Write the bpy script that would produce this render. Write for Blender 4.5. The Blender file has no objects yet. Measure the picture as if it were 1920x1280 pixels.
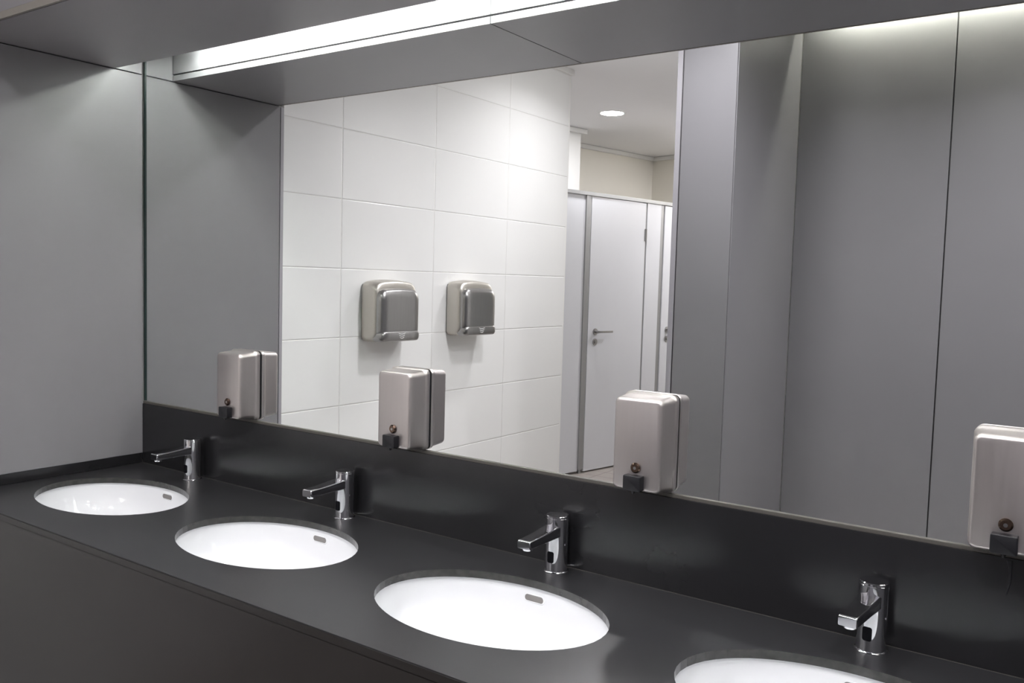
import bpy, bmesh, math
from mathutils import Vector, Matrix
PI = math.pi
C = bpy.context.scene.collection
SC = bpy.context.scene

# ------------------------------------------------------------------ materials
def principled(name, col, rough=0.5, metal=0.0, spec=0.5, noise=None, bump=0.0, coat=0.0, nscale=(1, 1, 1), rnoise=0.0, ior=None, emit=None):
    m = bpy.data.materials.new(name); m.use_nodes = True
    nt = m.node_tree; N = nt.nodes; L = nt.links
    b = N['Principled BSDF']
    b.inputs['Base Color'].default_value = (*col, 1)
    b.inputs['Roughness'].default_value = rough
    b.inputs['Metallic'].default_value = metal
    b.inputs['Specular IOR Level'].default_value = spec
    b.inputs['Coat Weight'].default_value = coat
    if ior: b.inputs['IOR'].default_value = ior
    if emit:
        b.inputs['Emission Color'].default_value = (*emit[0], 1)
        b.inputs['Emission Strength'].default_value = emit[1]
    if noise or bump or rnoise:
        tc = N.new('ShaderNodeTexCoord'); mp = N.new('ShaderNodeMapping')
        mp.inputs['Scale'].default_value = nscale
        L.new(tc.outputs['Object'], mp.inputs['Vector'])
        nz = N.new('ShaderNodeTexNoise'); nz.inputs['Scale'].default_value = (noise or (6,))[0]
        nz.inputs['Detail'].default_value = 5
        L.new(mp.outputs['Vector'], nz.inputs['Vector'])
        if noise:
            a = noise[1]
            cr = N.new('ShaderNodeMapRange'); cr.inputs['From Min'].default_value = 0.3; cr.inputs['From Max'].default_value = 0.7
            cr.inputs['To Min'].default_value = 1 - a; cr.inputs['To Max'].default_value = 1 + a
            L.new(nz.outputs['Fac'], cr.inputs['Value'])
            mx = N.new('ShaderNodeVectorMath'); mx.operation = 'SCALE'
            mx.inputs[0].default_value = col
            L.new(cr.outputs['Result'], mx.inputs['Scale'])
            L.new(mx.outputs['Vector'], b.inputs['Base Color'])
        if rnoise:
            rr = N.new('ShaderNodeMapRange'); rr.inputs['From Min'].default_value = 0.3; rr.inputs['From Max'].default_value = 0.7
            rr.inputs['To Min'].default_value = rough - rnoise; rr.inputs['To Max'].default_value = rough + rnoise
            L.new(nz.outputs['Fac'], rr.inputs['Value']); L.new(rr.outputs['Result'], b.inputs['Roughness'])
        if bump:
            bp = N.new('ShaderNodeBump'); bp.inputs['Strength'].default_value = bump; bp.inputs['Distance'].default_value = 0.001
            L.new(nz.outputs['Fac'], bp.inputs['Height']); L.new(bp.outputs['Normal'], b.inputs['Normal'])
    return m

def tile_mat(name, col, joint, ax_u, u0, du, v0, dv, rough=0.12, w=0.003, bumpd=0.002):
    """tiles laid in a straight grid; u along ax_u ('X'/'Y'), v along Z (or Y for floors)"""
    m = bpy.data.materials.new(name); m.use_nodes = True
    nt = m.node_tree; N = nt.nodes; L = nt.links; b = N['Principled BSDF']
    tc = N.new('ShaderNodeTexCoord'); sp = N.new('ShaderNodeSeparateXYZ')
    L.new(tc.outputs['Object'], sp.inputs[0])
    def M(op, a, c=None, clamp=False):
        n = N.new('ShaderNodeMath'); n.operation = op; n.use_clamp = clamp
        for i, v in enumerate((a, c)):
            if v is None: continue
            if isinstance(v, (int, float)): n.inputs[i].default_value = v
            else: L.new(v, n.inputs[i])
        return n.outputs[0]
    def dist(s, o, d):
        a = M('DIVIDE', M('SUBTRACT', s, o), d)
        f = M('FRACT', M('ADD', a, 50.5))
        return M('MULTIPLY', M('ABSOLUTE', M('SUBTRACT', f, 0.5)), d)
    vax = 'Z' if ax_u != 'FLOOR' else 'Y'
    uax = 'X' if ax_u == 'FLOOR' else ax_u
    du_ = dist(sp.outputs[uax], u0, du); dv_ = dist(sp.outputs[vax], v0, dv)
    mn = M('MINIMUM', du_, dv_)
    mk = N.new('ShaderNodeMapRange'); mk.interpolation_type = 'SMOOTHSTEP'
    mk.inputs['From Min'].default_value = w * .4; mk.inputs['From Max'].default_value = w * .75
    L.new(mn, mk.inputs['Value'])
    mix = N.new('ShaderNodeMix'); mix.data_type = 'RGBA'
    mix.inputs['A'].default_value = (*joint, 1); mix.inputs['B'].default_value = (*col, 1)
    L.new(mk.outputs['Result'], mix.inputs['Factor']); L.new(mix.outputs['Result'], b.inputs['Base Color'])
    mr = N.new('ShaderNodeMapRange'); mr.inputs['To Min'].default_value = 0.7; mr.inputs['To Max'].default_value = rough
    L.new(mk.outputs['Result'], mr.inputs['Value']); L.new(mr.outputs['Result'], b.inputs['Roughness'])
    edge = N.new('ShaderNodeMapRange'); edge.interpolation_type = 'SMOOTHSTEP'
    edge.inputs['From Min'].default_value = 0; edge.inputs['From Max'].default_value = w * 2
    L.new(mn, edge.inputs['Value'])
    nz = N.new('ShaderNodeTexNoise'); nz.inputs['Scale'].default_value = 3.0; L.new(tc.outputs['Object'], nz.inputs['Vector'])
    bp = N.new('ShaderNodeBump'); bp.inputs['Strength'].default_value = 0.8; bp.inputs['Distance'].default_value = bumpd
    L.new(M('ADD', edge.outputs['Result'], M('MULTIPLY', nz.outputs['Fac'], 0.5)), bp.inputs['Height'])
    L.new(bp.outputs['Normal'], b.inputs['Normal'])
    return m

MT = {}
MT['lam'] = principled('grey_laminate', (0.207, 0.203, 0.213), 0.34, 0, 0.5, (4, .015), 0.03)
MT['lam_edge'] = principled('laminate_edge_dark', (0.02, 0.02, 0.02), 0.6)
MT['alu'] = principled('aluminium_trim', (0.30, 0.28, 0.25), 0.38, 0.6, noise=(20, .04))
MT['edge'] = principled('pale_edge_strip', (0.33, 0.32, 0.34), 0.4)
MT['channel'] = principled('dull_channel_metal', (0.085, 0.08, 0.07), 0.5, 0.2)
MT['alu_dark'] = principled('dark_trim', (0.03, 0.033, 0.035), 0.4, 0.3)
MT['black'] = principled('black_composite', (0.0215, 0.0215, 0.0228), 0.30, 0, 0.5, (7, .05), 0.03)
MT['black_shaded'] = principled('black_backsplash_shaded', (0.0145, 0.0145, 0.0155), 0.20, 0, 0.5, (7, .05), 0.03)  # same slab as the countertop, coloured darker to stand in for its shade
MT['black2'] = principled('black_front_panel', (0.0125, 0.0112, 0.0108), 0.33, 0, 0.35, (5, .05), 0.03)
MT['cut'] = principled('sealed_cut_edge', (0.028, 0.028, 0.026), 0.22, 0, 0.5, (60, .35))
MT['mirror'] = principled('mirror_silver', (0.93, 0.95, 0.94), 0.0, 1.0)
MT['glass_edge'] = principled('mirror_glass_edge', (0.015, 0.028, 0.026), 0.25)
MT['ceramic'] = principled('white_ceramic', (0.74, 0.75, 0.76), 0.08, 0, 0.5, coat=0.3)
MT['hole'] = principled('dark_opening', (0.10, 0.09, 0.085), 0.6)
MT['slot_shade'] = principled('overflow_shade', (0.20, 0.19, 0.18), 0.5)
MT['chrome'] = principled('polished_chrome', (0.74, 0.74, 0.77), 0.045, 1.0)
MT['sensor'] = principled('sensor_window', (0.006, 0.006, 0.008), 0.5, spec=.08)
MT['steel'] = principled('brushed_steel', (0.56, 0.525, 0.51), 0.40, 1.0, noise=(14, .015), bump=0.04, nscale=(14, 14, 0.6), rnoise=0.02)
MT['steel2'] = principled('satin_steel', (0.56, 0.535, 0.49), 0.42, 1.0, noise=(10, .03), bump=0.08, nscale=(1, 14, 1), rnoise=0.04)
MT['steel3'] = principled('satin_steel_dark', (0.36, 0.355, 0.35), 0.28, 1.0, noise=(10, .03), bump=0.08, nscale=(1, 14, 1))
MT['bronze'] = principled('dark_lock_metal', (0.16, 0.11, 0.085), 0.18, 1.0)
MT['rubber'] = principled('black_plastic', (0.010, 0.010, 0.012), 0.38, spec=.35)
MT['whitemark'] = principled('printed_white_marks', (0.8, 0.8, 0.8), 0.5)
MT['tile'] = tile_mat('white_wall_tile', (0.80, 0.80, 0.79), (0.66, 0.65, 0.63), 'Y', -0.927, 0.617, 0.103, 0.30, rough=0.16, w=.0022)
MT['paint'] = principled('white_paint', (0.74, 0.735, 0.72), 0.75, noise=(3, .01))
MT['cream'] = principled('cream_paint', (0.82, 0.79, 0.72), 0.8, noise=(3, .01))
MT['ceil'] = principled('ceiling_paint', (0.80, 0.795, 0.80), 0.85, noise=(2, .01))
MT['cub'] = principled('pale_grey_board', (0.56, 0.565, 0.59), 0.32, noise=(5, .01))
MT['cubpost'] = principled('anodised_post', (0.29, 0.29, 0.29), 0.4, 0.4)
MT['floor'] = tile_mat('brown_floor_tile', (0.28, 0.25, 0.23), (0.10, 0.09, 0.08), 'FLOOR', 0.1, 0.6, 0.2, 0.15, rough=0.35, w=0.004)
MT['tube'] = principled('tube_glow', (0.9, 0.9, 0.9), 0.4, emit=((0.97, 1.0, 0.95), 27.0))
MT['tube2'] = principled('slot_tube_glow', (0.9, 0.9, 0.9), 0.4, emit=((1.0, 1.0, 0.86), 46.0))
MT['glow'] = principled('downlight_glow', (0.9, 0.9, 0.9), 0.4, emit=((1.0, 0.985, 0.97), 22.0))
MT['white_metal'] = principled('white_enamel', (0.8, 0.8, 0.8), 0.35)

# ------------------------------------------------------------------ helpers
def obj(name, bm, m, parent=None, smooth=None):
    me = bpy.data.meshes.new(name)
    bmesh.ops.recalc_face_normals(bm, faces=bm.faces[:])
    bm.to_mesh(me); bm.free()
    mats = m if isinstance(m, (list, tuple)) else [m]
    for k in mats: me.materials.append(MT[k] if isinstance(k, str) else k)
    o = bpy.data.objects.new(name, me); C.objects.link(o)
    if parent is not None: o.parent = parent
    if smooth is not None:
        for p in me.polygons: p.use_smooth = True
        me.set_sharp_from_angle(angle=math.radians(smooth))
    return o

def tag(o, label=None, cat=None, group=None, kind=None):
    if label: o['label'] = label
    if cat: o['category'] = cat
    if group: o['group'] = group
    if kind: o['kind'] = kind
    return o

def thing(name, loc, label, cat, group=None, rotz=0.0):
    o = bpy.data.objects.new(name, None); C.objects.link(o)
    o.location = loc; o.rotation_euler = (0, 0, rotz); o.empty_display_size = 0.05
    return tag(o, label, cat, group)

def box(bm, x0, x1, y0, y1, z0, z1, bev=0.0, seg=2, mi=0):
    vs = [bm.verts.new((x, y, z)) for x in (x0, x1) for y in (y0, y1) for z in (z0, z1)]
    idx = [(0, 1, 3, 2), (4, 6, 7, 5), (0, 4, 5, 1), (2, 3, 7, 6), (0, 2, 6, 4), (1, 5, 7, 3)]
    fs = [bm.faces.new([vs[i] for i in f]) for f in idx]
    for f in fs: f.material_index = mi
    if bev:
        es = list({e for f in fs for e in f.edges})
        bmesh.ops.bevel(bm, geom=es, offset=bev, segments=seg, profile=0.6, affect='EDGES')
    return bm

def B(*a, **k):
    return box(bmesh.new(), *a, **k)

def rr(w, h, r, n=6):
    """closed rounded rectangle outline in (u, v), counter-clockwise"""
    r = min(r, w / 2 - 1e-5, h / 2 - 1e-5); pts = []
    for cx, cy, a0 in ((w/2-r, h/2-r, 0), (-w/2+r, h/2-r, PI/2), (-w/2+r, -h/2+r, PI), (w/2-r, -h/2+r, 3*PI/2)):
        for i in range(n + 1):
            a = a0 + PI/2 * i / n
            pts.append((cx + r*math.cos(a), cy + r*math.sin(a)))
    return pts

def loft(bm, rings, cap=True, mi=0):
    """rings: lists of 3D points, same count"""
    vr = [[bm.verts.new(p) for p in ring] for ring in rings]
    n = len(vr[0])
    for a, b in zip(vr, vr[1:]):
        for i in range(n):
            f = bm.faces.new((a[i], a[(i+1) % n], b[(i+1) % n], b[i])); f.material_index = mi
    if cap:
        f = bm.faces.new(vr[0][::-1]); f.material_index = mi
        f = bm.faces.new(vr[-1]); f.material_index = mi
    return bm

def lathe(bm, prof, seg=40, cx=0, cy=0, cap=True, mi=0):
    rings = [[(cx + r*math.cos(2*PI*i/seg), cy + r*math.sin(2*PI*i/seg), z) for i in range(seg)] for r, z in prof]
    return loft(bm, rings, cap, mi)

def rr_y(secs, n=6):
    """sections (y, w, h, cx, cz, r) lofted along y"""
    return [[(cx + u, y, cz + v) for u, v in rr(w, h, r, n)] for y, w, h, cx, cz, r in secs]

def rr_x(secs, n=6):
    return [[(x, cy + u, cz + v) for u, v in rr(w, h, r, n)] for x, w, h, cy, cz, r in secs]

def cyl_y(bm, x, y0, y1, z, r, seg=24, bev=0.0):
    prof = [(r - bev, y0), (r, y0 - bev if y1 < y0 else y0 + bev), (r, y1 + bev if y1 < y0 else y1 - bev), (r - bev, y1)] if bev else [(r, y0), (r, y1)]
    return loft(bm, [[(x + q*math.cos(2*PI*i/seg), yy, z + q*math.sin(2*PI*i/seg)) for i in range(seg)] for q, yy in prof])

def copy_tree(o, parent=None):
    c = o.copy(); C.objects.link(c); c.parent = parent
    for ch in list(o.children): copy_tree(ch, c)
    return c

# ------------------------------------------------------------------ key sizes (z = 0 is the countertop, y = 0 the mirror)
HS = 1.337; YS = -0.108; YF = -0.586; ZB = 0.212; ZF = -0.83; ZC = 1.94
XR = 3.75; YB = -2.65; YA = -1.81; XP = 1.413; XA0 = 1.150
TILE_END = -2.765

# ------------------------------------------------------------------ the shell
tag(obj('floor', B(-3.2, XR + .1, -7.2, 0.1, ZF - .05, ZF), 'floor'), kind='structure')
# ceiling with the light slot left open over the far wall
bm = B(-3.2, XR + .1, YB + .10, YF + .01, ZC, ZC + .05); box(bm, -3.2, XP, YB - .12, YB + .10, ZC, ZC + .05); box(bm, -3.2, XR + .1, -7.3, YB - .12, ZC, ZC + .05)
tag(obj('ceiling', bm, 'ceil'), kind='structure')
tag(obj('ceiling_slot_lid', B(0, XR, -.122, .0, 1.472, 1.485), 'white_metal'), kind='structure')
tag(obj('wall_mirror', B(-.1, XR + .1, 0.004, 0.1, ZF, 2.3), 'paint'), kind='structure')
# tiled wall at the left, set back 12 mm behind the cladding
tag(obj('wall_left', B(-.16, 0.0, TILE_END, -0.607, ZF, ZC), 'tile'), kind='structure')
tag(obj('wall_left_front', B(-.16, -0.018, -0.607, 0.004, ZF, 2.3), 'paint'), kind='structure')
tag(obj('wall_left_end', B(-.16, -0.002, TILE_END - .02, TILE_END, ZF, ZC), 'paint'), kind='structure')
tag(obj('wall_right', B(XR, XR + .1, -3.3, 0.004, ZF, 2.3), 'lam'), kind='structure')
bm = B(XA0 + .02, XR + .1, YB - .12, YB - .012, ZF, 2.3); box(bm, XA0 + .02, XP - .012, YB - .012, YA - .012, ZF, ZC)
tag(obj('wall_back', bm, 'paint'), kind='structure')
# cornice on the tiled wall
bm = B(-0.02, 0.012, TILE_END - .02, YF, ZC - .035, ZC, bev=.008); box(bm, -.16, 0.012, TILE_END - .04, TILE_END, ZC - .035, ZC, bev=.008)
tag(obj('trim_1', bm, 'paint'), kind='structure')
# lighting slot over the back wall
bm = B(XP, XR, YB + .10, YB + .118, ZC + .05, 2.07); box(bm, XP, XR, YB, YB + .118, 2.07, 2.09)
tag(obj('ceiling_slot', bm, 'ceil'), kind='structure')

# toilet room beyond, turned 11.5 degrees
ANG = math.radians(11.5); P0 = Vector((-0.617, -4.265, 0)); U = Vector((math.sin(ANG), -math.cos(ANG), 0))
RZ = math.atan2(U.y, U.x)       # local +x runs along the cubicle fronts; local -y is behind them
def room_box(name, s0, s1, d0, d1, z0, z1, m):
    o = obj(name, B(s0, s1, d0, d1, z0, z1), m); o.location = P0; o.rotation_euler = (0, 0, RZ); return o
tag(room_box('wall_far_side', -.8, 2.16, -1.03, -.93, ZF, ZC, 'cream'), kind='structure')
tag(room_box('wall_far_chase', -2.4, 0.22, -.93, -.42, ZF, ZC, 'paint'), kind='structure')
tag(room_box('wall_far_end', 1.86, 1.96, -.93, 2.2, ZF, ZC, 'cream'), kind='structure')
def room_trim(name, *a):
    o = obj(name, B(*a, bev=.01), 'paint'); o.location = P0; o.rotation_euler = (0, 0, RZ); tag(o, kind='structure')
room_trim('trim_2', 0.22, 1.86, -.93, -.89, ZC - .04, ZC)
room_trim('trim_3', 1.82, 1.86, -.93, 2.2, ZC - .04, ZC)
room_trim('trim_4', -2.4, .26, -.42, -.38, ZC - .04, ZC)
# closing walls that only keep the light in
tag(obj('wall_far_left', B(-3.3, -3.2, -7.2, TILE_END, ZF, ZC), 'paint'), kind='structure')
tag(obj('wall_far_back', B(-3.2, XR, -7.3, -7.2, ZF, ZC), 'paint'), kind='structure')
tag(obj('wall_passage', B(-3.2, -.16, TILE_END, TILE_END + .1, ZF, ZC), 'paint'), kind='structure')

# ------------------------------------------------------------------ grey wall panels
def panel(name, bmx, label, mats='lam'):
    return tag(obj(name, bmx, mats), label, 'wall panel', None)
T = .0015
p = thing('wall_panel', (0, 0, 0), 'grey laminate panel covering the wall at the left end of the basins', 'wall panel')
obj('board', B(-.012, 0, -0.588, -.008, 0.034, HS - .002, bev=T), 'lam', p)
tag(obj('edge_trim', B(-.016, 0.001, -0.606, -0.5912, 0.034, HS - .004), 'edge', p), 'slim pale edge trim')
obj('shadow_joint', B(-.0165, -.010, -.588, -.004, HS - .002, HS + .002), 'lam_edge', p)
p = thing('wall_panel', (0, 0, 0), 'small grey panel on the left wall inside the lit slot above the mirror', 'wall panel')
obj('board', B(-.012, 0, -.586, -.008, HS + .001, 1.47, bev=T), 'lam', p)
# opposite wall
ps = [(XP + .002, 2.100, 'wide grey panel on the opposite wall right of the projecting corner, seen in the mirror'),
      (2.106, 2.86, 'grey panel at the right edge of the mirror reflection beyond the second joint'),
      (2.866, XR, None)]
for x0, x1, lb in ps:
    if lb is None: lb = 'grey panel on the opposite wall out to the right corner'
    panel('wall_panel', B(x0, x1, YB - .011, YB, ZF + .06, 2.068, bev=T), lb)
tag(obj('trim_5', B(2.1005, 2.1055, YB - .012, YB - .006, ZF + .06, 2.068), 'lam_edge'), kind='structure')
p = thing('wall_panel', (0, 0, 0), 'narrow pale panel facing the mirror beside the view to the toilet doors', 'wall panel')
obj('board', B(XA0 + .0175, XP - .005, YA - .011, YA, ZF + .06, ZC, bev=T), 'lam', p)
tag(obj('edge_trim', B(XA0 - .011, XA0 + .0120, YA - .03, YA + .001, ZF, ZC), 'edge', p), 'aluminium edge trim')
obj('shadow_joint', B(XA0 + .0118, XA0 + .018, YA - .014, YA - .006, ZF + .06, ZC), 'lam_edge', p)
p = thing('wall_panel', (0, 0, 0), 'grey side panel of the projecting corner between the narrow panel and the wide ones', 'wall panel')
obj('board', B(XP - .011, XP, YB + .004, YA - .004, ZF + .06, ZC, bev=T), 'lam', p)
obj('corner_joint', B(XP - .012, XP - .004, YA - .008, YA - .003, ZF + .06, ZC), 'lam_edge', p)
tag(obj('baseboard_back', B(XA0, XR, YB - .011, YB + .002, ZF, ZF + .06), 'alu_dark'), kind='structure')

# ------------------------------------------------------------------ soffit with the light slot over the mirror
XJ = 1.391
s = thing('soffit', (0, 0, HS), 'grey panelled soffit hanging over the basins in front of the mirror', 'soffit')
def sp(name, *a, m='lam', lb=None, **k):
    x0, x1, y0, y1, z0, z1 = a
    o = obj(name, B(x0, x1, y0, y1, z0 - HS, z1 - HS, **k), m, s)
    if lb: o['label'] = lb
    return o
sp('underside_panel', .003, XJ - .0015, YF + .0108, YS, HS, HS + .019, bev=.0008)
sp('underside_panel', XJ + .0015, 2.79, YF + .0108, YS, HS, HS + .019, bev=.0008)
sp('underside_panel', 2.793, XR, YF + .0108, YS, HS, HS + .019, bev=.0008)
sp('joint_backing', .0, XR, YF + .0075, YS - .02, HS + .004, HS + .018, m='lam_edge')
for a_, b_ in ((.003, XJ - .001), (XJ + .001, 2.79), (2.792, XR)):
    sp('slot_fascia', a_, b_, YS - .014, YS, HS + .0240, 1.47, bev=.0006)
    sp('front_fascia', a_, b_, YF, YF + .014, HS + .0192, ZC + .02, bev=.0006)
sp('edge_trim', .003, XR, YF, YF + .0072, HS, HS + .019, m='alu', lb='thin metal edge strip')
# tubes in the slot
for i, x in enumerate((0.13, 1.34, 2.54)):
    t = thing('light_tube', (x, -.036, 1.442), 'fluorescent tube fitting hidden in the slot above the mirror', 'light', 'tube lights in the mirror slot')
    obj('housing', B(-.02 if i == 0 else -.02, 1.20, -.022, .022, -.012, .0303, bev=.001), 'white_metal', t)
    bm = bmesh.new()
    loft(bm, [[(xx, .008*math.cos(a*PI/8), -.028 + .008*math.sin(a*PI/8)) for a in range(16)] for xx in (.01, 1.17)])
    obj('tube', bm, 'tube', t, smooth=60)
    for xx in (-.004, 1.172): obj('end_cap', B(xx, xx + .014, -.011, .011, -.040, -.010, bev=.002), 'white_metal', t)
# ------------------------------------------------------------------ mirror
m = thing('mirror', (0, 0, ZB), 'long frameless wall mirror over the black backsplash', 'mirror')
obj('glass_pane', B(.007, XR, -.0005, .0035, .004, 1.470 - ZB), 'mirror', m)
tag(obj('bottom_channel', B(.0, XR, -.0065, .0035, -.0035, .0045, bev=.0008), 'channel', m), 'dull metal channel under the glass')
tag(obj('side_seal', B(.0005, .0072, -.004, .0035, .006, 1.470 - ZB), 'glass_edge', m), 'dark green glass edge')

# ------------------------------------------------------------------ countertop with four oval cut-outs
AX, AY, SY = .2683, .1858, -.326
SX = [.3475, 1.0475, 1.7465, 2.446]
bounds = [0, .698, 1.397, 2.096, 2.796]
YC0, YC1, TH = -.6255, -.0, .017
def ell(cx, a, x, y): return (cx + AX*math.cos(a), SY + AY*math.sin(a))
bm = bmesh.new(); NS = 72
for k, cx in enumerate(SX):
    x0, x1 = bounds[k], bounds[k+1]
    corners = [math.atan2(y - SY, x - cx) % (2*PI) for x in (x0, x1) for y in (YC0, YC1)]
    angs = sorted(set([round(2*PI*i/NS, 6) for i in range(NS)] + [round(c, 6) for c in corners]))
    inn, out = [], []
    for a in angs:
        ca, sa = math.cos(a), math.sin(a)
        r = 1 / math.sqrt((ca/AX)**2 + (sa/AY)**2)
        inn.append((cx + r*ca, SY + r*sa))
        t = min(((x1-cx)/ca if ca > 1e-9 else 9), ((x0-cx)/ca if ca < -1e-9 else 9), ((YC1-SY)/sa if sa > 1e-9 else 9), ((YC0-SY)/sa if sa < -1e-9 else 9))
        out.append((cx + t*ca, SY + t*sa))
    n = len(angs)
    rings = []
    for z in (0, -TH):
        rings.append(([bm.verts.new((*q, z)) for q in inn], [bm.verts.new((*q, z)) for q in out]))
    for i in range(n):
        j = (i+1) % n
        for (ia, oa) in rings: bm.faces.new((ia[i], ia[j], oa[j], oa[i]))
        f = bm.faces.new((rings[0][0][i], rings[0][0][j], rings[1][0][j], rings[1][0][i])); f.material_index = 1
bmesh.ops.remove_doubles(bm, verts=bm.verts[:], dist=1e-5)
box(bm, bounds[-1], XR, YC0, YC1, -TH, 0)
box(bm, 0, bounds[-1], YC0 - .0005, YC0, -TH, 0); box(bm, 0, bounds[-1], YC1, YC1 + .0005, -TH, 0)
ct = tag(obj('countertop', bm, ['black', 'cut']), 'long black countertop with oval basin cut-outs', 'countertop')
bsp = tag(obj('backsplash', B(.001, XR, -.010, .003, .0008, ZB - .0035, bev=.0006), 'black_shaded'), 'tall black backsplash strip between the countertop and the mirror', 'backsplash')
tag(obj('side_upstand', B(-.012, .0015, YC0, -.0105, .0008, .034, bev=.0006), 'black_shaded'), 'low black upstand along the countertop at the left wall', 'upstand')
v = thing('vanity_front', (0, 0, ZF), 'black front panel closing the basin unit below the countertop edge', 'vanity front')
bm = B(.002, XR - .002, -.6285, -.610, .10, -ZF - TH - .001); box(bm, .002, XR - .002, -.6285, -.6262, -ZF - TH - .002, -ZF - .0022)
obj('panel', bm, 'black2', v)
obj('plinth', B(.002, XR - .002, -.58, -.56, 0, .10), 'black2', v)
obj('bearer', B(.002, XR - .002, -.61, -.56, .09, .11), 'black2', v)
# thin sealant line where countertop and backsplash meet
tag(obj('sealant', B(.002, XR - .002, -.0112, -.0098, -.0002, .0005), 'channel'), 'thin pale sealant line along the foot of the backsplash', 'sealant')

# ------------------------------------------------------------------ basins
def bowl():
    t = thing('sink', (0, 0, -.02), 'x', 'sink', 'oval undermounted basins')
    NA = 96
    def pr(u):      # u 0 rim .. 1 centre -> (scale, depth)
        sc_ = math.cos(u*PI/2)**.62; return sc_, -.145*(math.sin(u*PI/2)**.85)
    ra, rb = AX + .006, AY + .006
    bm = bmesh.new()
    inner = []
    for j in range(25):
        u = j/25; sc_, dz = pr(u)
        inner.append([(ra*sc_*math.cos(2*PI*i/NA), rb*sc_*math.sin(2*PI*i/NA), dz) for i in range(NA)])
    inner.append([(.021*math.cos(2*PI*i/NA), .021*math.sin(2*PI*i/NA), -.1455) for i in range(NA)])
    outer = [[(ra+.02)*math.cos(2*PI*i/NA), (rb+.02)*math.sin(2*PI*i/NA), 0] for i in range(NA)]
    under = [[[(x*1), (y*1), z - .012] for x, y, z in outer]]
    for j in range(0, 25, 2):
        sc_, dz = pr(j/25)
        under.append([((ra*sc_+.012)*math.cos(2*PI*i/NA), (rb*sc_+.012)*math.sin(2*PI*i/NA), dz - .012) for i in range(NA)])
    rings = [[tuple(q) for q in r_] for r_ in under[::-1]] + [[tuple(q) for q in outer]] + inner
    loft(bm, rings)
    obj('bowl', bm, 'ceramic', t, smooth=40)
    # overflow slot on the back wall: a flat grey capsule painting the hole's shade, framed by a small lip
    u = .05
    for _ in range(30):
        if pr(u)[1] > -.025: u += .005
    dz0 = pr(u)
    sc_, dz = pr(u); s2, d2 = pr(u + .02)
    yb = rb*sc_; tang = Vector((0, rb*(s2 - sc_), d2 - dz)).normalized()
    nrm = Vector((0, tang.z, -tang.y)); nrm = nrm if nrm.y < 0 else -nrm
    def cap(w, h, off):
        return [tuple(Vector((-.008 + a, yb, dz)) + tang*b + nrm*off) for a, b in rr(w, h, h/2 - .0002, 8)]
    bm = bmesh.new(); loft(bm, [cap(.058, .0195, .0003), cap(.055, .0170, .0022), cap(.050, .0145, .0022), cap(.049, .0135, .0012)], cap=False)
    tag(obj('overflow_rim', bm, 'ceramic', t, smooth=50), None)
    bm = bmesh.new(); loft(bm, [cap(.050, .0146, .0016), cap(.050, .0146, .0012)])
    tag(obj('overflow_slot', bm, 'slot_shade', t), 'dark overflow slot')
    bm = bmesh.new(); lathe(bm, [(.030, -.1448), (.030, -.1425), (.026, -.141), (.012, -.1405), (.002, -.1405)], 32)
    tag(obj('drain', bm, 'chrome', t, smooth=40), 'chrome drain')
    return t
sl = ['white oval basin at the far left, beside the grey side wall',
      'white oval basin second from the left wall',
      'large white oval basin in the middle foreground, third from the left wall',
      'white oval basin cut off by the bottom edge at the right']
s0 = bowl()
for i, cx in enumerate(SX):
    o = s0 if i == 0 else copy_tree(s0)
    o.location = (cx, SY, -TH - .0003); o['label'] = sl[i]

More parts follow.
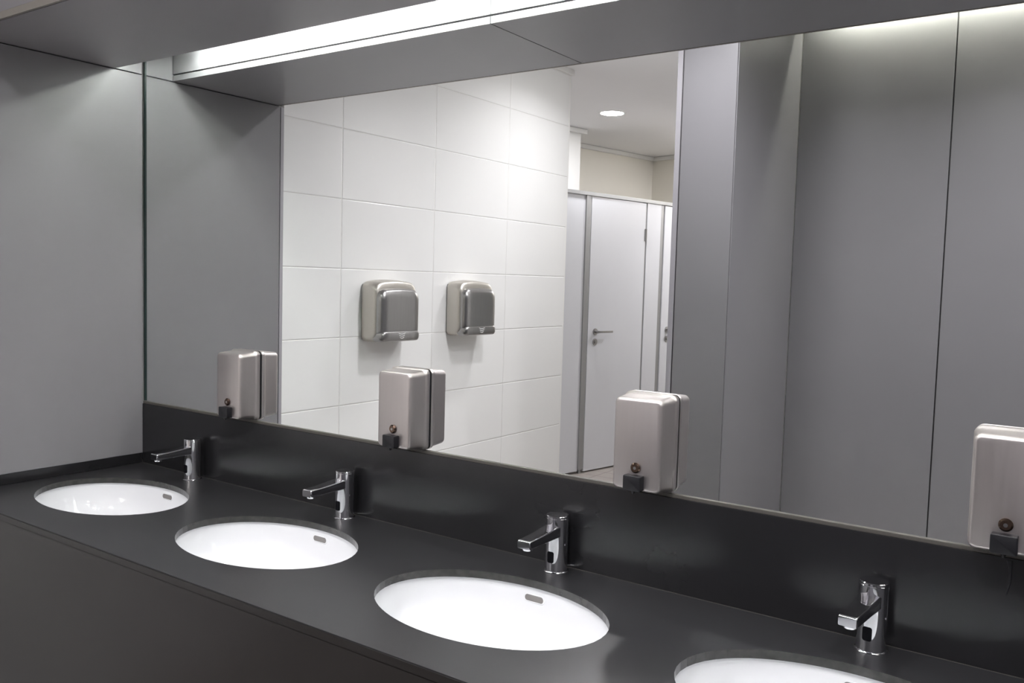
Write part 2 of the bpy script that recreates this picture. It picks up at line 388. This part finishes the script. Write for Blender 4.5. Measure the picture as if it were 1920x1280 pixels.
# ------------------------------------------------------------------ faucets
def faucet():
    t = thing('faucet', (0, 0, 0), 'x', 'faucet', 'chrome sensor faucets')
    R = .0265
    bm = bmesh.new(); lathe(bm, [(R, .001), (R, .1255), (R - .0006, .1262), (R - .0006, .1268), (R, .1275), (R, .1305), (R-.0015, .132), (.004, .1325)], 48)
    obj('body', bm, 'chrome', t, smooth=35)
    bm = bmesh.new(); lathe(bm, [(R + .0035, .0), (R + .0035, .001), (R + .002, .0024), (R, .003)], 48)
    obj('base_ring', bm, 'chrome', t, smooth=30)
    secs = [(-.004, .040, .026, 0, .0975, .004), (-.030, .040, .025, 0, .0965, .004), (-.060, .0375, .022, 0, .0945, .004),
            (-.100, .0355, .0195, 0, .0925, .003), (-.133, .034, .019, 0, .0915, .003), (-.1375, .0335, .0185, 0, .0913, .003), (-.139, .0315, .0165, 0, .0912, .0025)]
    bm = bmesh.new(); loft(bm, rr_y(secs, 4))
    sp_ = obj('spout', bm, 'chrome', t, smooth=35)
    bm = bmesh.new(); lathe(bm, [(.0125, .0835), (.0125, .0785), (.0115, .077), (.006, .0768)], 28, 0, -.122)
    obj('aerator', bm, 'chrome', sp_, smooth=35)
    # curved sensor window hugging the front of the body
    bm = bmesh.new()
    w_, h_, rc, zc_ = .0175, .0265, .0045, .0365
    cols = []
    us = [-w_/2 + rc*(1 - math.cos(k*PI/10)) for k in range(6)] + [-w_/2 + rc + (w_ - 2*rc)*k/6 for k in range(1, 6)] + [w_/2 - rc*(1 - math.cos(k*PI/10)) for k in range(5, -1, -1)]
    for uu in us:
        d_ = max(0, abs(uu) - (w_/2 - rc)); hh = h_/2 - rc + math.sqrt(max(0, rc*rc - d_*d_)) + 1e-5
        a_ = uu/R
        cols.append([bm.verts.new(((R+o_)*math.sin(a_), -(R+o_)*math.cos(a_), zc_ + sg*hh)) for o_, sg in ((-.001, -1), (.0005, -1), (.0005, 1), (-.001, 1))])
    for a_, b_ in zip(cols, cols[1:]):
        for k in range(4): bm.faces.new((a_[k], a_[(k+1) % 4], b_[(k+1) % 4], b_[k]))
    bm.faces.new(cols[0]); bm.faces.new(cols[-1][::-1])
    tag(obj('sensor_window', bm, 'sensor', t, smooth=30), 'black sensor window')
    bm = bmesh.new(); loft(bm, [[(xx, -.004 + .0028*math.cos(i*PI/8), .066 + .0028*math.sin(i*PI/8)) for i in range(16)] for xx in (R - .002, R + .0008)])
    tag(obj('set_screw', bm, 'chrome', t), None)
    return t
fl = ['chrome sensor faucet at the far left basin, nearest the grey side wall',
      'chrome sensor faucet behind the second basin from the left wall',
      'chrome sensor faucet behind the large middle basin',
      'chrome sensor faucet behind the cut-off basin at the right, nearest the camera']
f0 = faucet()
for i in range(4):
    o = f0 if i == 0 else copy_tree(f0)
    o.location = (.3414 + .6985*i, -.047, 0); o['label'] = fl[i]
    o.rotation_euler = (0, 0, (0, 0, 0, -.09)[i])

# ------------------------------------------------------------------ soap dispensers (local z = 0 is the bottom, y = 0 the mirror)
def dispenser():
    t = thing('soap_dispenser', (0, 0, 0), 'x', 'soap dispenser', 'steel soap dispensers on the mirror')
    H = .214; c = H/2
    bm = bmesh.new(); loft(bm, rr_y([(-.0, .122, .208, 0, c, .012), (-.0035, .122, .208, 0, c, .012)]))
    tag(obj('gasket', bm, 'rubber', t), 'black gasket')
    secs = [(-.0035, .1265, H, 0, c, .014), (-.0045, .128, H + .001, 0, c, .015), (-.0125, .128, H + .001, 0, c, .015), (-.0155, .127, H - .000, 0, c, .015), (-.0180, .1230, H - .005, 0, c, .014),
            (-.0210, .1215, H - .0070, 0, c, .014), (-.060, .1160, H - .0120, 0, c, .014), (-.0660, .1145, H - .0135, 0, c, .013), (-.0700, .1115, H - .0165, 0, c, .012),
            (-.0722, .1070, H - .0210, 0, c, .010), (-.0730, .101, H - .027, 0, c, .008)]
    bm = bmesh.new(); loft(bm, rr_y(secs, 7))
    cv = obj('cover', bm, 'steel', t, smooth=50)
    bm = bmesh.new(); loft(bm, rr_y([(-.040, .03, .003, 0, H - .0072, .001), (-.048, .03, .003, 0, H - .0072, .001)]))
    bm.free()
    bm = bmesh.new(); cyl_y(bm, 0, -.0725, -.0790, .0575, .0115, 28, .003)
    lk = tag(obj('lock', bm, 'bronze', t, smooth=35), 'round dark metal lock')
    bm = bmesh.new(); cyl_y(bm, 0, -.0789, -.0794, .0575, .0035, 20)
    obj('keyhole', bm, 'steel3', lk, smooth=35)
    bm = bmesh.new(); loft(bm, rr_y([(-.0725, .040, .032, 0, .0265, .002), (-.087, .041, .033, 0, .0265, .002), (-.0915, .041, .0325, 0, .0265, .003), (-.0925, .038, .030, 0, .0265, .003)], 4))
    pb = tag(obj('push_button', bm, 'rubber', t, smooth=35), 'black plastic push button')
    bm = bmesh.new(); lathe(bm, [(.0045, .011), (.004, .006), (.0028, .003)], 16, 0, -.082)
    obj('nozzle', bm, 'rubber', pb, smooth=40)
    return t
dl = ['brushed steel soap dispenser on the mirror, nearest the grey side wall',
      'brushed steel soap dispenser on the mirror below the two reflected hand dryers',
      'brushed steel soap dispenser on the mirror below the reflected toilet doors',
      'brushed steel soap dispenser cut off by the right edge of the view']
d0 = dispenser()
for i, (x, z) in enumerate(((.5575, .2195), (1.2425, .2185), (1.9485, .2195), (2.6460, .2245))):
    o = d0 if i == 0 else copy_tree(d0)
    o.location = (x, -.0006, z); o['label'] = dl[i]
# old soap streak under the last dispenser
bm = bmesh.new()
pts = [(2.650, .205, .005), (2.652, .19, .003), (2.652, .165, .0028), (2.648, .143, .0012)]
for (xa, za, wa), (xb, zb_, wb) in zip(pts, pts[1:]):
    loft(bm, [[(xa - wa, -.0102, za), (xa + wa, -.0102, za), (xa + wa*.6, -.0112, za), (xa - wa*.6, -.0112, za)], [(xb - wb, -.0102, zb_), (xb + wb, -.0102, zb_), (xb + wb*.6, -.0112, zb_), (xb - wb*.6, -.0112, zb_)]])
tag(obj('soap_drip', bm, 'rubber', bsp), 'dark soap streak')

# ------------------------------------------------------------------ hand dryers on the tiled wall (local x = 0 the wall)
def dryer():
    t = thing('hand_dryer', (0, 0, 0), 'x', 'hand dryer', 'steel hand dryers on the tiled wall')
    W, H = .272, .262
    bm = B(.0, .007, -.128, .128, -.122, .124, bev=.001)
    tag(obj('back_plate', bm, 'alu_dark', t), 'dark mounting plate')
    bm = bmesh.new()
    for k, (z0, z1) in enumerate(((-.118, -.085), (-.07, .072), (.085, .12))):
        for sy in (-1, 1): box(bm, .004, .0085, sy*.126 - .003, sy*.126 + .003, z0, z1)
    bm.free()
    def arch(x, w, h, r, dz=0.0, bow=.016):
        out = []
        for u, v_ in rr(w, h, r, 8):
            q = 1 - (2*u/w)**2
            out.append((x, u, dz + v_ + (bow*q if v_ > 0 else 0)))
        return out
    def dense(ring):      # subdivide the long straight runs so that the arch bends
        out = []
        n = len(ring)
        for i in range(n):
            a, b = ring[i], ring[(i+1) % n]; out.append(a)
            L_ = math.dist(a, b)
            if L_ > .05:
                for k in range(1, 12): out.append(tuple(a[q] + (b[q]-a[q])*k/12 for q in range(3)))
        return out
    def ring(x, w, h, r, dz=0.0, bow=.016, taper=0.0):
        base = dense([(x, u, v_) for u, v_ in rr(w, h, r, 8)])
        out = []
        for _, u, v_ in base:
            q = max(0, 1 - (2*u/w)**2)
            out.append((x + taper*(v_/h), u, dz + v_ + (bow*q if v_ > 0 else 0)))
        return out
    secs = [(.006, W, H, .026, 0), (.012, W + .003, H + .003, .028, 0), (.055, W, H + .001, .030, 0), (.078, W - .001, H - .004, .034, 0), (.088, W - .010, H - .012, .036, -.001), (.092, W - .020, H - .024, .034, -.002), (.093, W - .05, H - .05, .03, -.002)]
    bm = bmesh.new(); loft(bm, [ring(x, w, h, r, dz, .014) for x, w, h, r, dz in secs])
    obj('casing', bm, 'steel2', t, smooth=50)
    secs = [(.080, W - .014, .222, .034, -.009, 0), (.098, W - .016, .220, .034, -.009, 0), (.110, W - .022, .212, .034, -.009, 0), (.118, W - .036, .196, .032, -.009, 0), (.1215, W - .06, .17, .026, -.009, 0), (.1225, W - .10, .14, .02, -.009, 0)]
    bm = bmesh.new(); loft(bm, [ring(x, w, h, r, dz, .008) for x, w, h, r, dz, tp in secs])
    fc = obj('front_cover', bm, 'steel3', t, smooth=50)
    secs = [(.070, W - .010, .048, .020, -.1075, 0), (.104, W - .014, .048, .020, -.1075, 0), (.1175, W - .022, .046, .019, -.1065, 0), (.1245, W - .036, .041, .017, -.106, 0), (.1270, W - .054, .034, .014, -.106, 0)]
    bm = bmesh.new(); loft(bm, [ring(x, w, h, r, dz, 0) for x, w, h, r, dz, tp in secs])
    nz = obj('air_outlet', bm, 'steel3', t, smooth=50)
    bm = bmesh.new()
    for k, wd in enumerate((.046, .037, .027)):
        z = -.097 - .0095*k
        prev = None
        for q in range(9):
            s_ = -1 + q/4; y = wd/2*s_; zz = z + .005*abs(s_)**1.6
            ring_ = [(.1266, y, zz - .0013), (.1276, y, zz - .0013), (.1276, y, zz + .0013), (.1266, y, zz + .0013)]
            if prev: loft(bm, [prev, ring_])
            prev = ring_
    tag(obj('airflow_mark', bm, 'whitemark', nz), 'three white curved airflow marks')
    return t
hd = dryer()
hd.location = (0.0005, -1.186, .514); hd['label'] = 'steel hand dryer on the white tiled wall, larger in the mirror'
h2 = copy_tree(hd); h2.location = (0.0005, -1.785, .521); h2['label'] = 'steel hand dryer on the white tiled wall nearer the toilet doors, smaller in the mirror'

# ------------------------------------------------------------------ toilet cubicle front
cb = thing('toilet_cubicle', (P0.x, P0.y, ZF), 'row of pale grey toilet cubicles seen in the mirror past the tiled wall', 'toilet cubicle', rotz=RZ)
def cbx(name, s0, s1, d0, d1, z0, z1, m_='cub', parent=cb, bev=.0015):
    return obj(name, B(s0, s1, d0, d1, z0 - ZF, z1 - ZF, bev=bev), m_, parent)
ZT = 1.345
cbx('side_panel', -1.35, -.160, -.018, 0, ZF + .02, ZT)
cbx('post', -.160, -.128, -.030, .010, ZF + .03, ZT, 'cubpost')
cbx('post', -.122, -.098, -.030, .004, ZF + .03, ZT, 'cubpost')
cbx('front_panel', .606, .792, -.018, .004, ZF + .05, ZT)
cbx('post', .586, .604, -.03, -.002, ZF + .03, ZT, 'cubpost')
cbx('post', .796, .838, -.03, -.002, ZF + .03, ZT, 'cubpost')
cbx('top_rail', -1.35, 1.60, -.030, .014, ZT, ZT + .028, 'cubpost')
for sx in (-.16, .70, 1.45):
    cbx('foot', sx + .015, sx + .040, -.020, .002, ZF, ZF + .055, 'cubpost')
for sx in (.60, 1.48):
    cbx('divider', sx + .0, sx + .018, -.40, -.03, ZF + .05, ZT)
cbx('front_panel', 1.475, 1.60, -.018, .004, ZF + .05, ZT)
for s0_, s1_ in ((-.094, .582), (.844, 1.47)):
    d = cbx('door', s0_, s1_, -.018, .006, ZF + .012, ZT - .006)
    hx = s0_ + .085
    bm = bmesh.new()
    def disc(cx, cz, r, y0, y1):
        loft(bm, [[(cx + r*math.cos(i*PI/12), yy, cz - ZF + r*math.sin(i*PI/12)) for i in range(24)] for yy in (y0, y1)])
    disc(hx, .288, .026, .006, .014); disc(hx, .288, .010, .014, .05)
    box(bm, hx - .010, hx + .165, .042, .056, .280 - ZF, .297 - ZF, bev=.004)
    tag(obj('handle', bm, 'steel3', d, smooth=40), 'steel lever handle')
    bm = bmesh.new(); disc(hx, .208, .026, .006, .012); disc(hx, .208, .013, .012, .02)
    tag(obj('lock', bm, 'steel3', d, smooth=40), 'round steel lock')
    for hz in (1.08, -.35):
        bm = bmesh.new()
        loft(bm, [[(s1_ + .004 + .011*math.cos(i*PI/8), .008 + .011*math.sin(i*PI/8), zz - ZF) for i in range(16)] for zz in (hz - .05, hz + .05)])
        obj('hinge', bm, 'steel3', d, smooth=40)

# ------------------------------------------------------------------ recessed downlights
def downlight(x, y, e, label, grp=None, r=.085, wide=150, zc=ZC):
    t = thing('downlight', (x, y, zc), label, 'ceiling light', grp)
    bm = bmesh.new(); lathe(bm, [(r, -.004), (r + .018, -.003), (r + .020, .0), (r, 0.0)], 40, cap=False)
    obj('rim', bm, 'white_metal', t, smooth=40)
    bm = bmesh.new(); lathe(bm, [(r + .002, -.0035), (r + .002, -.001)], 40)
    obj('diffuser', bm, 'glow', t)
    l = bpy.data.lights.new('downlight_lamp', 'AREA'); l.shape = 'DISK'; l.size = r*2; l.energy = e; l.color = (.985, .955, 1.0)
    l.spread = math.radians(wide)
    lo = bpy.data.objects.new('downlight_lamp', l); C.objects.link(lo); lo.location = (x, y, zc - .0045); return lo
downlight(-.42, -4.06, 6, 'round recessed downlight glowing in the ceiling before the toilet cubicles', wide=180)
G = 'ceiling downlights outside the view'
for x, y, e in ((.70, -2.30, 6), (1.32, -1.30, 7.5), (2.24, -1.30, 8.5), (3.10, -1.75, 11.5), (.60, -5.55, 22), (-1.6, -3.5, 8)):  # unseen; rightmost placed to brighten the side panel, farthest boosted for the cream wall
    downlight(x, y, e, 'round recessed downlight in the washroom ceiling, out of the mirror view', G, wide=180 if y < -5 else 150)
# slot light over the back wall
for x in (1.55, 2.65):
    t = thing('light_tube', (x, YB + .062, 2.05), 'fluorescent tube in the ceiling slot over the opposite panels', 'light', 'tube lights in the opposite slot')
    bm = bmesh.new()
    loft(bm, [[(xx, .008*math.cos(a*PI/8), -.028 + .008*math.sin(a*PI/8)) for a in range(16)] for xx in (.01, .99)])
    obj('tube', bm, 'tube2', t, smooth=60)
    obj('housing', B(-.02, 1.02, -.02, .02, -.014, .019, bev=.003), 'white_metal', t)

# ------------------------------------------------------------------ camera
cx, cy, cz, yaw, pit, rol, f = 2.7844, -1.7488, 0.6711, -0.60982, -0.069557, 0.027714, 1631.97
fw = Vector((math.sin(yaw)*math.cos(pit), math.cos(yaw)*math.cos(pit), math.sin(pit)))
r = Vector((math.cos(yaw), -math.sin(yaw), 0)); u = r.cross(fw)
r2 = r*math.cos(rol) + u*math.sin(rol); u2 = -r*math.sin(rol) + u*math.cos(rol)
cam = bpy.data.cameras.new('camera'); co = bpy.data.objects.new('camera', cam); C.objects.link(co)
mw = Matrix((( r2.x, u2.x, -fw.x, cx), (r2.y, u2.y, -fw.y, cy), (r2.z, u2.z, -fw.z, cz), (0, 0, 0, 1)))
co.matrix_world = mw
cam.sensor_width = 36; cam.lens = f/1920*36; cam.clip_start = .02; cam.clip_end = 60
SC.camera = co
w = bpy.data.worlds.new('world'); SC.world = w; w.use_nodes = True
w.node_tree.nodes['Background'].inputs['Color'].default_value = (.5, .5, .5, 1)
w.node_tree.nodes['Background'].inputs['Strength'].default_value = .3
SC.view_settings.view_transform = 'Standard'; SC.view_settings.look = 'None'
SC.view_settings.gamma = 1; SC.view_settings.use_curve_mapping = False
SC.view_settings.exposure = 0.95
SC.cycles.max_bounces = 12; SC.cycles.diffuse_bounces = 6; SC.cycles.glossy_bounces = 8
SC.cycles.caustics_reflective = True; SC.cycles.blur_glossy = 0.1
